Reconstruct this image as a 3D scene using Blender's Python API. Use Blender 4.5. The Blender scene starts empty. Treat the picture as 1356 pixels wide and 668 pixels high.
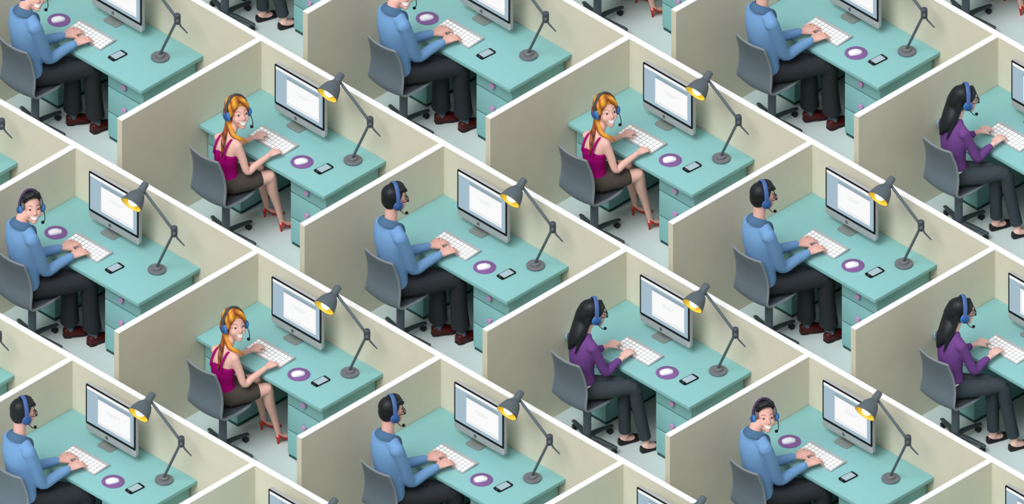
import bpy, bmesh, math, random
from mathutils import Vector, Matrix
from mathutils.bvhtree import BVHTree

random.seed(4)
SC = bpy.context.scene
COL = SC.collection
PI = math.pi

# ------------------------------------------------------------------ scale of the place (metres)
S = 162.0                       # photo pixels per metre in the view plane
KX = S * 0.70711                # pixels per metre along either floor axis, across
KY = KX * 0.57735
KZ = S * 0.81650
LA = 241.85 / KX                # cubicle pitch along a row
LB = 2.147                      # pitch from row to row
WALL_H = 1.243
WALL_T = 0.0545
SIDE_LEN = 1.61
DESK_Z = 0.76


def P(x, d, z):
    """Cubicle point: x along the back wall, d out from it, z up."""
    return Vector((x, -d, z))


# ------------------------------------------------------------------ materials
def lin(c):
    c = c / 255.0
    return c / 12.92 if c <= 0.04045 else ((c + 0.055) / 1.055) ** 2.4


MATS = {}


def mat(name, rgb, rough=0.6, noise=0.0, scale=30.0, metal=0.0, spec=0.3, emit=0.0, gain=1.0):
    if name in MATS:
        return MATS[name]
    m = bpy.data.materials.new(name)
    m.use_nodes = True
    nt = m.node_tree
    b = nt.nodes['Principled BSDF']
    col = tuple(min(0.96, lin(c) * gain) for c in rgb) + (1.0,)
    b.inputs['Base Color'].default_value = col
    b.inputs['Roughness'].default_value = rough
    b.inputs['Metallic'].default_value = metal
    b.inputs['Specular IOR Level'].default_value = spec
    if noise:
        tc = nt.nodes.new('ShaderNodeTexCoord')
        n = nt.nodes.new('ShaderNodeTexNoise')
        n.inputs['Scale'].default_value = scale
        n.inputs['Detail'].default_value = 3.0
        r = nt.nodes.new('ShaderNodeValToRGB')
        r.color_ramp.elements[0].position = 0.3
        r.color_ramp.elements[1].position = 0.7
        r.color_ramp.elements[0].color = tuple(c * (1 - noise) for c in col[:3]) + (1,)
        r.color_ramp.elements[1].color = tuple(min(0.97, c * (1 + noise)) for c in col[:3]) + (1,)
        nt.links.new(tc.outputs['Object'], n.inputs['Vector'])
        nt.links.new(n.outputs['Fac'], r.inputs['Fac'])
        nt.links.new(r.outputs['Color'], b.inputs['Base Color'])
    if emit:
        b.inputs['Emission Color'].default_value = tuple(lin(c) for c in rgb) + (1,)
        b.inputs['Emission Strength'].default_value = emit
    MATS[name] = m
    return m


def screen_mat(name, rgb, k=0.93):
    """A lit screen: gives off light, hardly reflects any."""
    m = mat(name, rgb, rough=0.5, spec=0.1, emit=k)
    b = m.node_tree.nodes['Principled BSDF']
    b.inputs['Base Color'].default_value = (0.02, 0.02, 0.02, 1)
    return m


def hair_mat(name, cols, scale=9.0):
    m = bpy.data.materials.new(name)
    m.use_nodes = True
    nt = m.node_tree
    b = nt.nodes['Principled BSDF']
    b.inputs['Roughness'].default_value = 0.55
    tc = nt.nodes.new('ShaderNodeTexCoord')
    w = nt.nodes.new('ShaderNodeTexWave')
    w.wave_type = 'BANDS'
    w.bands_direction = 'DIAGONAL'
    w.inputs['Scale'].default_value = scale
    w.inputs['Distortion'].default_value = 1.6
    w.inputs['Detail'].default_value = 1.5
    w.inputs['Detail Scale'].default_value = 0.8
    r = nt.nodes.new('ShaderNodeValToRGB')
    r.color_ramp.interpolation = 'EASE'
    while len(r.color_ramp.elements) < len(cols):
        r.color_ramp.elements.new(0.5)
    for i, c in enumerate(cols):
        r.color_ramp.elements[i].position = i / (len(cols) - 1)
        r.color_ramp.elements[i].color = tuple(lin(v) for v in c) + (1,)
    nt.links.new(tc.outputs['Object'], w.inputs['Vector'])
    nt.links.new(w.outputs['Fac'], r.inputs['Fac'])
    nt.links.new(r.outputs['Color'], b.inputs['Base Color'])
    MATS[name] = m
    return m


M = dict(
    floor=mat('pale_floor', (206, 221, 220), 0.7, 0.02, 3),
    wall=mat('tan_partition', (219, 214, 194), 0.85, 0.02, 6),
    cap=mat('white_cap', (252, 252, 250), 0.6, 0.005, 5),
    teal=mat('teal_laminate', (138, 193, 194), 0.55, 0.015, 8, spec=0.2),
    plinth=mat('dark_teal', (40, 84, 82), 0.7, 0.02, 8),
    knob=mat('mauve_knob', (196, 152, 200), 0.4, 0.02, 40),
    silver=mat('brushed_silver', (176, 178, 180), 0.4, 0.02, 60, spec=0.4),
    black=mat('black_plastic', (8, 9, 14), 0.4, 0.02, 40, spec=0.2),
    stand=mat('stand_grey', (128, 138, 136), 0.45, 0.02, 40),
    logo=mat('emblem_grey', (92, 98, 104), 0.4, 0.02, 40),
    key=mat('white_key', (250, 250, 252), 0.5, 0.005, 40),
    mouse=mat('white_mouse', (240, 240, 250), 0.35, 0.01, 40),
    pad=mat('purple_pad', (128, 92, 150), 0.8, 0.04, 200),
    lamp=mat('slate_metal', (88, 100, 106), 0.5, 0.02, 30),
    lampdark=mat('dark_slate_metal', (70, 78, 88), 0.5, 0.02, 30),
    lampbase=mat('grey_metal_base', (112, 116, 122), 0.5, 0.02, 30),
    yellow=mat('yellow_lining', (252, 214, 66), 0.5, 0.02, 30),
    chair=mat('slate_shell', (100, 114, 125), 0.5, 0.02, 10),
    chairedge=mat('grey_edge', (128, 136, 142), 0.5, 0.02, 30),
    cushion=mat('charcoal_cushion', (66, 72, 80), 0.8, 0.05, 120),
    chairdark=mat('dark_base', (58, 70, 74), 0.45, 0.02, 30),
    column=mat('column_grey', (84, 96, 106), 0.4, 0.02, 30),
    caster=mat('caster_black', (26, 34, 38), 0.5, 0.02, 30),
    skinA=mat('skin_a', (232, 182, 170), 0.6, 0.02, 14, spec=0.2),
    skinB=mat('skin_b', (234, 186, 174), 0.6, 0.02, 14, spec=0.2),
    skinC=mat('skin_c', (238, 194, 184), 0.6, 0.02, 14, spec=0.2),
    jacket=mat('blue_jacket', (116, 160, 208), 0.8, 0.03, 60, spec=0.1),
    collar=mat('slate_blue_collar', (78, 112, 146), 0.8, 0.03, 60, spec=0.1),
    trousers=mat('charcoal_trousers', (44, 48, 52), 0.8, 0.05, 60, spec=0.1),
    trousers2=mat('slate_trousers', (58, 68, 74), 0.8, 0.05, 60, spec=0.1),
    sock=mat('grey_sock', (80, 100, 110), 0.9, 0.05, 120),
    shoe=mat('maroon_leather', (70, 12, 14), 0.45, 0.05, 40),
    sole=mat('dark_sole', (34, 24, 24), 0.7, 0.05, 40),
    red=mat('red_leather', (200, 48, 40), 0.45, 0.03, 40),
    flat=mat('black_leather', (30, 26, 28), 0.45, 0.03, 40),
    top=mat('magenta_top', (160, 4, 112), 0.75, 0.03, 60, spec=0.1),
    skirt=mat('brown_grey_skirt', (78, 72, 66), 0.85, 0.05, 60, spec=0.1),
    purple=mat('purple_jumper', (112, 70, 138), 0.8, 0.03, 60, spec=0.1),
    white=mat('white_shirt', (238, 240, 246), 0.8, 0.01, 60),
    hairblack=mat('black_hair', (22, 28, 32), 0.5, 0.2, 18),
    hairgrey=mat('grey_hair', (104, 112, 118), 0.6, 0.1, 40),
    headblue=mat('headset_blue', (72, 104, 164), 0.5, 0.02, 30),
    cupblue=mat('cup_blue', (60, 128, 200), 0.45, 0.02, 30),
    cupdark=mat('cup_dark_blue', (44, 88, 150), 0.45, 0.02, 30),
    headgrey=mat('headset_grey', (66, 76, 84), 0.5, 0.02, 30),
    headpurple=mat('headset_purple', (78, 56, 96), 0.5, 0.02, 30),
    tooth=mat('teeth', (250, 248, 248), 0.4, 0.01, 30),
    eye=mat('dark_eye', (40, 30, 34), 0.3, 0.02, 30),
    lip=mat('lip', (196, 96, 100), 0.5, 0.02, 30),
    tie=mat('hair_tie', (158, 84, 160), 0.6, 0.03, 30),
    orange=hair_mat('red_hair', [(150, 76, 26), (196, 122, 30), (214, 142, 36), (236, 168, 50)], 5.0),
    auburn=hair_mat('auburn_hair', [(96, 48, 34), (140, 72, 36), (160, 84, 34)], 9.0),
)
M['scr_blue'] = screen_mat('screen_blue', (166, 190, 205))
M['scr_white'] = screen_mat('screen_white', (255, 255, 255))
M['scr_grey'] = screen_mat('screen_grey', (146, 168, 178))
M['scr_line'] = screen_mat('screen_line', (216, 222, 228))
M['phone_scr'] = screen_mat('phone_screen', (178, 204, 214))
M['bulb'] = screen_mat('bulb_glow', (255, 252, 244), 1.3)


# ------------------------------------------------------------------ mesh helpers
def box(bm, x0, x1, d0, d1, z0, z1, bev=0.0, seg=2):
    t = bmesh.new()
    bmesh.ops.create_cube(t, size=1.0)
    for v in t.verts:
        v.co = Vector(((x0 + x1) / 2 + v.co.x * (x1 - x0), -((d0 + d1) / 2) + v.co.y * (d1 - d0), (z0 + z1) / 2 + v.co.z * (z1 - z0)))
    if bev:
        bmesh.ops.bevel(t, geom=list(t.edges), offset=bev, segments=seg, affect='EDGES', profile=0.5)
    merge(bm, t)


def merge(bm, t, mi=None):
    me = bpy.data.meshes.new('tmp')
    if mi is not None:
        for f in t.faces:
            f.material_index = mi
    t.to_mesh(me)
    t.free()
    bm.from_mesh(me)
    bpy.data.meshes.remove(me)


def tube(bm, pts, radii, n=14, side=None, cap='round', closed=False):
    pts = [Vector(p) for p in pts]
    k = len(pts)
    if not isinstance(radii, (list, tuple)):
        radii = [radii] * k
    rr = [r if isinstance(r, (list, tuple)) else (r, r) for r in radii]
    tan = []
    for i in range(k):
        if closed:
            t = pts[(i + 1) % k] - pts[i - 1]
        else:
            t = pts[min(i + 1, k - 1)] - pts[max(i - 1, 0)]
        tan.append(t.normalized())
    s = Vector(side) if side is not None else (Vector((0, 0, 1)) if abs(tan[0].z) < 0.9 else Vector((1, 0, 0)))
    rings = []

    def frame(i, s):
        t = tan[i]
        a = s - t * s.dot(t)
        if a.length < 1e-4:
            a = t.orthogonal()
        a.normalize()
        return a, t.cross(a)

    def ring(c, a, b, r, f=1.0):
        return [bm.verts.new(c + (a * (math.cos(q) * r[0]) + b * (math.sin(q) * r[1])) * f) for q in (2 * PI * j / n for j in range(n))]

    fr = []
    for i in range(k):
        a, b = frame(i, s)
        if side is None:
            s = a
        fr.append((a, b))
    if cap == 'round' and not closed:
        a, b = fr[0]
        h = min(rr[0])
        for f, o in ((0.45, 0.89), (0.8, 0.6)):
            rings.append(ring(pts[0] - tan[0] * h * o, a, b, rr[0], f))
    for i in range(k):
        rings.append(ring(pts[i], fr[i][0], fr[i][1], rr[i]))
    if cap == 'round' and not closed:
        a, b = fr[-1]
        h = min(rr[-1])
        for f, o in ((0.8, 0.6), (0.45, 0.89)):
            rings.append(ring(pts[-1] + tan[-1] * h * o, a, b, rr[-1], f))
    m = len(rings)
    for i in range(m if closed else m - 1):
        A, B = rings[i], rings[(i + 1) % m]
        for j in range(n):
            bm.faces.new((A[j], A[(j + 1) % n], B[(j + 1) % n], B[j]))
    if not closed and cap:
        bm.faces.new(rings[0][::-1])
        bm.faces.new(rings[-1])
    return rings


def spline(pts, sub=4):
    """Catmull-Rom through pts (vectors or tuples of any length)."""
    pts = [tuple(p) for p in pts]
    out = []
    for i in range(len(pts) - 1):
        p0, p1, p2, p3 = pts[max(i - 1, 0)], pts[i], pts[i + 1], pts[min(i + 2, len(pts) - 1)]
        for k in range(sub):
            t = k / sub
            out.append(tuple(0.5 * ((2 * b) + (-a + c) * t + (2 * a - 5 * b + 4 * c - d) * t * t + (-a + 3 * b - 3 * c + d) * t ** 3)
                             for a, b, c, d in zip(p0, p1, p2, p3)))
    out.append(pts[-1])
    return out


def ell(bm, c, r, mtx=None, u=20, v=14):
    mx = Matrix.Translation(Vector(c)) @ (mtx.to_4x4() if mtx else Matrix.Identity(4)) @ Matrix.Diagonal((r[0], r[1], r[2], 1))
    bmesh.ops.create_uvsphere(bm, u_segments=u, v_segments=v, radius=1.0, matrix=mx)


def lathe(bm, prof, c, axis=(0, 0, 1), n=28, close=True):
    """prof: (radius, height) pairs along axis from c."""
    ax = Vector(axis).normalized()
    a = ax.orthogonal().normalized()
    b = ax.cross(a)
    c = Vector(c)
    rings = []
    for r, h in prof:
        rings.append([bm.verts.new(c + ax * h + (a * math.cos(q) + b * math.sin(q)) * max(r, 1e-5)) for q in (2 * PI * j / n for j in range(n))])
    for A, B in zip(rings, rings[1:]):
        for j in range(n):
            bm.faces.new((A[j], A[(j + 1) % n], B[(j + 1) % n], B[j]))
    if close:
        bm.faces.new(rings[0][::-1])
        bm.faces.new(rings[-1])
    return rings


def plate(bm, outline, z0, z1, bev=0.0, mi=0):
    """Prism from an (x, d) outline."""
    t = bmesh.new()
    f = t.faces.new([t.verts.new((x, -d, z0)) for x, d in outline])
    r = bmesh.ops.extrude_face_region(t, geom=[f])
    bmesh.ops.translate(t, verts=[g for g in r['geom'] if isinstance(g, bmesh.types.BMVert)], vec=(0, 0, z1 - z0))
    bmesh.ops.recalc_face_normals(t, faces=t.faces)
    if bev:
        es = [e for e in t.edges if abs(e.verts[0].co.z - e.verts[1].co.z) < 1e-6]
        bmesh.ops.bevel(t, geom=es, offset=bev, segments=2, affect='EDGES', profile=0.5)
    merge(bm, t, mi)


def rrect(x0, x1, d0, d1, r, n=5):
    out = []
    for cx, cy, a0 in ((x1 - r, d1 - r, 0), (x0 + r, d1 - r, 90), (x0 + r, d0 + r, 180), (x1 - r, d0 + r, 270)):
        for k in range(n + 1):
            a = math.radians(a0 + 90 * k / n)
            out.append((cx + r * math.cos(a), cy + r * math.sin(a)))
    return out


def to_obj(name, me, m, parent=None, angle=35, kind=None, label=None):
    mats = m if isinstance(m, (list, tuple)) else [m]
    while len(me.materials):
        me.materials.pop()
    idx = [0] * len(me.polygons)
    if len(mats) > 1:
        me.polygons.foreach_get('material_index', idx)
    for x in mats:
        me.materials.append(x)
    me.polygons.foreach_set('material_index', idx)
    for p in me.polygons:
        p.use_smooth = True
    me.set_sharp_from_angle(angle=math.radians(angle))
    me.name = name
    o = bpy.data.objects.new(name, me)
    COL.objects.link(o)
    if parent is not None:
        o.parent = parent
    if kind:
        o['kind'] = kind
    if label:
        o['label'] = label
    return o


def obj(name, bm, m, parent=None, angle=35, kind=None, label=None, off=None):
    bmesh.ops.recalc_face_normals(bm, faces=bm.faces)
    if off is not None:
        bmesh.ops.translate(bm, verts=bm.verts, vec=off)
    me = bpy.data.meshes.new(name)
    bm.to_mesh(me)
    bm.free()
    return to_obj(name, me, m, parent, angle, kind, label)


def fused(bm, voxel=0.006, smooth=3, off=None):
    """Overlapping closed shapes in bm become one continuous skin."""
    bmesh.ops.recalc_face_normals(bm, faces=bm.faces)
    if off is not None:
        bmesh.ops.translate(bm, verts=bm.verts, vec=off)
    me = bpy.data.meshes.new('fuse')
    bm.to_mesh(me)
    bm.free()
    o = bpy.data.objects.new('fuse', me)
    COL.objects.link(o)
    r = o.modifiers.new('r', 'REMESH')
    r.mode = 'VOXEL'
    r.voxel_size = voxel
    s = o.modifiers.new('s', 'SMOOTH')
    s.factor = 0.5
    s.iterations = smooth
    dg = bpy.context.evaluated_depsgraph_get()
    ev = o.evaluated_get(dg)
    out = bpy.data.meshes.new_from_object(ev)
    bpy.data.objects.remove(o)
    bpy.data.meshes.remove(me)
    return out


def empty(name):
    o = bpy.data.objects.new(name, None)
    COL.objects.link(o)
    o.empty_display_size = 0.1
    return o


def copy_tree(o, parent=None):
    c = o.copy()
    COL.objects.link(c)
    if parent is not None:
        c.parent = parent
    for ch in list(o.children):
        copy_tree(ch, c)
    return c


PROTO = {}


def place(kind, build, at, label, category, group):
    """The first of a kind is built, every later one is copied with its parts."""
    if kind not in PROTO:
        root = build()
        PROTO[kind] = root
    else:
        root = copy_tree(PROTO[kind])
    root.location = at
    root['label'] = label
    root['category'] = category
    root['group'] = group
    return root


# ------------------------------------------------------------------ furniture and desk things
def build_desk():
    root = empty('office_desk')
    b = bmesh.new()
    box(b, 0.003, 1.444, 0.003, 0.718, 0.724, DESK_Z, 0.003)
    obj('desktop', b, M['teal'], root)
    front = 0.605
    for x0, x1 in ((0.012, 0.385), (0.967, 1.374)):
        b = bmesh.new()
        box(b, x0, x1, 0.02, front - 0.03, 0.03, 0.724, 0.002)
        box(b, x0, x0 + 0.008, front - 0.03, front, 0.03, 0.724)
        box(b, x1 - 0.008, x1, front - 0.03, front, 0.03, 0.724)
        ped = obj('pedestal', b, M['teal'], root)
        b = bmesh.new()
        box(b, x0 + 0.006, x1 - 0.004, 0.03, front + 0.012, 0.0, 0.03)
        obj('plinth', b, M['plinth'], ped)
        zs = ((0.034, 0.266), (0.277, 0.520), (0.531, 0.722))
        for (a, z0), (z1, c) in zip(zs, zs[1:]):  # dark strip in each drawer gap, its colour stands in for the gap's shade
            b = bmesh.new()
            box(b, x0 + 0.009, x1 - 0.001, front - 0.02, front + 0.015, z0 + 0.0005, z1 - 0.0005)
            obj('gap_shade_strip', b, M['plinth'], ped, label='dark strip painted as shade in the gap between two drawers')
        for z0, z1 in zs:
            b = bmesh.new()
            box(b, x0, x1, front + 0.001, front + 0.02, z0, z1, 0.002)
            box(b, x0 + 0.012, x1 - 0.012, front - 0.028, front + 0.002, z0 + 0.002, z1 - 0.002)
            dr = obj('drawer', b, M['teal'], root)
            b = bmesh.new()
            zc = (z0 + z1) / 2 - 0.005
            lathe(b, [(0.011, 0), (0.011, 0.012), (0.022, 0.014), (0.024, 0.018), (0.024, 0.029), (0.021, 0.033), (0.0, 0.034)],
                  P((x0 + x1) / 2, front + 0.0195, zc), (0, -1, 0), 20)
            obj('knob', b, M['knob'], dr, label='round mauve knob')
    return root


MON = (0.361, 0.941, 0.207)


def build_monitor():
    """Local origin: on the desk under the screen."""
    ox, od = 0.651, 0.15
    x0, x1, df = MON
    root = empty('computer_monitor')
    off = Vector((-ox, od, -DESK_Z))
    zb, zt = 0.835, 1.302

    def slab(bm, xa, xb, za, zb_, da, db, r, bev=0.0, mi=0):
        t = bmesh.new()
        f = t.faces.new([t.verts.new((x, -db, z)) for x, z in rrect(xa, xb, za, zb_, r, 4)])
        e = bmesh.ops.extrude_face_region(t, geom=[f])
        bmesh.ops.translate(t, verts=[g for g in e['geom'] if isinstance(g, bmesh.types.BMVert)], vec=(0, db - da, 0))
        bmesh.ops.recalc_face_normals(t, faces=t.faces)
        if bev:
            es = [q for q in t.edges if abs(q.verts[0].co.y - q.verts[1].co.y) < 1e-6]
            bmesh.ops.bevel(t, geom=es, offset=bev, segments=2, affect='EDGES', profile=0.5)
        merge(bm, t, mi)

    b = bmesh.new()
    slab(b, x0, x1, zb, zt, df - 0.032, df, 0.022, 0.002)
    slab(b, x0 + 0.08, x1 - 0.08, zb + 0.05, zt - 0.05, df - 0.05, df - 0.03, 0.05, 0.008)
    case = obj('casing', b, M['silver'], root, off=off)
    b = bmesh.new()
    slab(b, x0 + 0.001, x1 - 0.001, zb + 0.066, zt - 0.001, df - 0.01, df + 0.0015, 0.018)
    obj('bezel', b, M['black'], root, off=off, label='black screen surround')
    # the lit screen, with the pages it shows
    b = bmesh.new()
    sx0, sx1, sz0, sz1 = x0 + 0.017, x1 - 0.024, zb + 0.092, zt - 0.022

    def rect(xa, xb, za, zb_, lift, mi):
        t = bmesh.new()
        bmesh.ops.create_cube(t, size=1.0)
        d0, d1 = df + 0.001, df + 0.0022 + lift
        for v in t.verts:
            v.co = Vector(((xa + xb) / 2 + v.co.x * (xb - xa), -(d0 + d1) / 2 + v.co.y * (d1 - d0), (za + zb_) / 2 + v.co.z * (zb_ - za)))
        merge(b, t, mi)
    rect(sx0, sx1, sz0, sz1, 0, 0)
    rect(sx0, sx1, sz1 - 0.024, sz1, 0.0004, 1)
    wx0, wx1, wz0, wz1 = 0.505, 0.876, 0.962, 1.208
    rect(wx0, wx1, wz1 - 0.002, wz1 + 0.03, 0.0004, 2)
    rect(wx0, wx1, wz0, wz1, 0.0008, 1)
    rect(wx0 + 0.004, wx1 - 0.004, wz0 + 0.016, wz0 + 0.019, 0.0012, 2)
    for k in range(7):
        z = wz0 + 0.03 + k * 0.031
        rect(wx0 + 0.008, wx0 + 0.013, z, z + 0.012, 0.0012, 3)
    for k, (xa, xb) in enumerate(((0.61, 0.76), (0.632, 0.735))):
        z = 1.125 - k * 0.02
        n = 9 - 2 * k
        for q in range(n):
            w = (xb - xa) / n
            rect(xa + q * w, xa + q * w + w * (0.55 + 0.3 * ((q * 7 + k) % 3) / 2), z, z + 0.007, 0.0012, 3)
    obj('screen', b, [M['scr_blue'], M['scr_white'], M['scr_grey'], M['scr_line']], root, off=off, label='lit screen with a white document page')
    # fruit shaped emblem on the chin
    b = bmesh.new()
    pts = []
    for k in range(36):
        a = 2 * PI * k / 36
        r = 0.0165 * (1 - 0.12 * math.exp(-((a - PI / 2) / 0.3) ** 2) - 0.08 * math.exp(-((a - 3 * PI / 2) / 0.3) ** 2))
        x, z = r * math.cos(a), r * math.sin(a)
        q = math.hypot(x - 0.019, z - 0.002)
        if q < 0.0085:
            x = 0.019 - 0.0085 * (0.019 - x) / max(q, 1e-4)
        pts.append((x, z))
    for outline, cz in ((pts, 0.0), ([(-0.001, 0.0165), (0.006, 0.0185), (0.008, 0.025), (0.002, 0.0225)], 0.0)):
        t = bmesh.new()
        f = t.faces.new([t.verts.new((0.604 + x, -(df + 0.0015), zb + 0.031 + z)) for x, z in outline])
        e = bmesh.ops.extrude_face_region(t, geom=[f])
        bmesh.ops.translate(t, verts=[g for g in e['geom'] if isinstance(g, bmesh.types.BMVert)], vec=(0, 0.003, 0))
        merge(b, t)
    obj('emblem', b, M['logo'], case, off=off, label='grey bitten fruit emblem')
    b = bmesh.new()
    plate(b, rrect(0.512, 0.668, 0.085, 0.238, 0.025), DESK_Z, DESK_Z + 0.009, 0.002)
    prof = spline([(0.115, DESK_Z + 0.006), (0.125, 0.80), (0.15, 0.85), (0.168, 0.92), (0.17, 0.99)], 4)
    tube(b, [P(0.59, d, z) for d, z in prof], [(0.066, 0.007)] * len(prof), 12, side=(1, 0, 0), cap='flat')
    obj('stand', b, M['stand'], root, off=off)
    return root


def build_keyboard():
    root = empty('keyboard')
    off = Vector((-0.6, 0.465, -DESK_Z))
    b = bmesh.new()

    def zt(d):
        return DESK_Z + 0.008 + 0.016 * (0.555 - d) / 0.18
    x0, x1, d0, d1 = 0.398, 0.802, 0.378, 0.553
    t = bmesh.new()
    vs = [t.verts.new(P(x, d, z)) for x in (x0, x1) for d, z in ((d0, DESK_Z + 0.002), (d0, zt(d0)), (d1, zt(d1)), (d1, DESK_Z + 0.002))]
    for f in ((0, 1, 2, 3), (7, 6, 5, 4), (0, 4, 5, 1), (1, 5, 6, 2), (2, 6, 7, 3), (3, 7, 4, 0)):
        t.faces.new([vs[i] for i in f])
    bmesh.ops.recalc_face_normals(t, faces=t.faces)
    bmesh.ops.bevel(t, geom=list(t.edges), offset=0.003, segments=2, affect='EDGES', profile=0.5)
    merge(b, t)
    tube(b, [P(x0, d0, DESK_Z + 0.0125), P(x1, d0, DESK_Z + 0.0125)], 0.0125, 16, cap='flat')
    obj('tray', b, M['silver'], root, off=off)
    b = bmesh.new()
    rows, cols = 4, 10
    kx, kd = (x1 - x0 - 0.012) / cols, (d1 - d0 - 0.032) / rows
    for r in range(rows):
        c = 0
        while c < cols:
            w = 1
            if r == rows - 1 and c == 3:
                w = 3
            xa = x0 + 0.006 + c * kx + 0.004 + (0.0 if r % 2 == 0 else 0.0)
            xb = x0 + 0.006 + (c + w) * kx - 0.004
            da = d0 + 0.022 + r * kd + 0.004
            db = d0 + 0.022 + (r + 1) * kd - 0.004
            t = bmesh.new()
            v = []
            for x, d in ((xa, da), (xb, da), (xb, db), (xa, db)):
                v.append(t.verts.new(P(x, d, zt(d) - 0.002)))
            for x, d in ((xa, da), (xb, da), (xb, db), (xa, db)):
                v.append(t.verts.new(P(x, d, zt(d) + 0.005)))
            for f in ((0, 1, 2, 3), (4, 5, 6, 7), (0, 1, 5, 4), (1, 2, 6, 5), (2, 3, 7, 6), (3, 0, 4, 7)):
                t.faces.new([v[i] for i in f])
            bmesh.ops.recalc_face_normals(t, faces=t.faces)
            bmesh.ops.bevel(t, geom=[e for e in t.edges], offset=0.0018, segments=1, affect='EDGES')
            merge(b, t)
            c += w
    obj('keys', b, M['key'], root, off=off, label='white square keys')
    return root


def build_mouse_pad():
    b = bmesh.new()
    lathe(b, [(0.0, 0), (0.093, 0), (0.0945, 0.001), (0.0945, 0.004), (0.093, 0.005), (0.0, 0.005)], (0, 0, 0), n=48)
    return obj('mouse_pad', b, M['pad'])


def build_mouse():
    root = empty('computer_mouse')
    rz = Matrix.Rotation(math.radians(-28), 4, 'Z')
    b = bmesh.new()
    rows = [(-0.058, 0.010, 0.006), (-0.054, 0.024, 0.014), (-0.040, 0.031, 0.022), (-0.015, 0.034, 0.028), (0.012, 0.033, 0.027), (0.036, 0.029, 0.021),
            (0.050, 0.022, 0.014), (0.056, 0.010, 0.007)]
    rings = []
    for y, w, h in rows:
        ring = []
        for k in range(17):
            a = PI * k / 16
            ring.append(b.verts.new((w * math.copysign(abs(math.cos(a)) ** 0.75, math.cos(a)), y, h * math.sin(a) ** 0.8)))
        rings.append(ring)
    for A, B in zip(rings, rings[1:]):
        for j in range(16):
            b.faces.new((A[j], A[j + 1], B[j + 1], B[j]))
        b.faces.new((A[16], A[0], B[0], B[16]))
    b.faces.new(rings[0])
    b.faces.new(rings[-1])
    bmesh.ops.transform(b, matrix=rz, verts=b.verts)
    shell = obj('shell', b, M['mouse'], root, angle=60)
    b = bmesh.new()
    lathe(b, [(0.0, 0), (0.006, 0.0), (0.007, 0.002), (0.007, 0.004), (0.006, 0.006), (0, 0.006)], rz @ Vector((-0.003, 0.030, 0.0225)), rz @ Vector((1, 0, 0)), 14)
    obj('scroll_wheel', b, M['silver'], root)
    return root


def build_phone():
    root = empty('mobile_phone')
    rz = Matrix.Rotation(math.radians(-4), 4, 'Z')
    b = bmesh.new()
    plate(b, rrect(-0.041, 0.041, -0.08, 0.08, 0.017), 0.0, 0.011, 0.003)
    bmesh.ops.transform(b, matrix=rz, verts=b.verts)
    obj('body', b, M['black'], root)
    b = bmesh.new()
    plate(b, rrect(-0.033, 0.033, -0.056, 0.052, 0.004), 0.009, 0.0118)
    bmesh.ops.transform(b, matrix=rz, verts=b.verts)
    obj('display', b, M['phone_scr'], root, label='pale blue lit display')
    b = bmesh.new()
    lathe(b, [(0, 0), (0.0075, 0), (0.0075, 0.0016), (0, 0.002)], rz @ Vector((0.0, -0.068, 0.0105)), n=16)
    plate(b, rrect(-0.012, 0.012, -0.0685, -0.0645, 0.0015), 0.0105, 0.012)
    bmesh.ops.transform(b, matrix=rz, verts=[v for v in b.verts if v.co.y > 0.05])
    obj('home_button', b, M['lampdark'], root)
    return root


LX, LD = 1.256, 0.197


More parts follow.
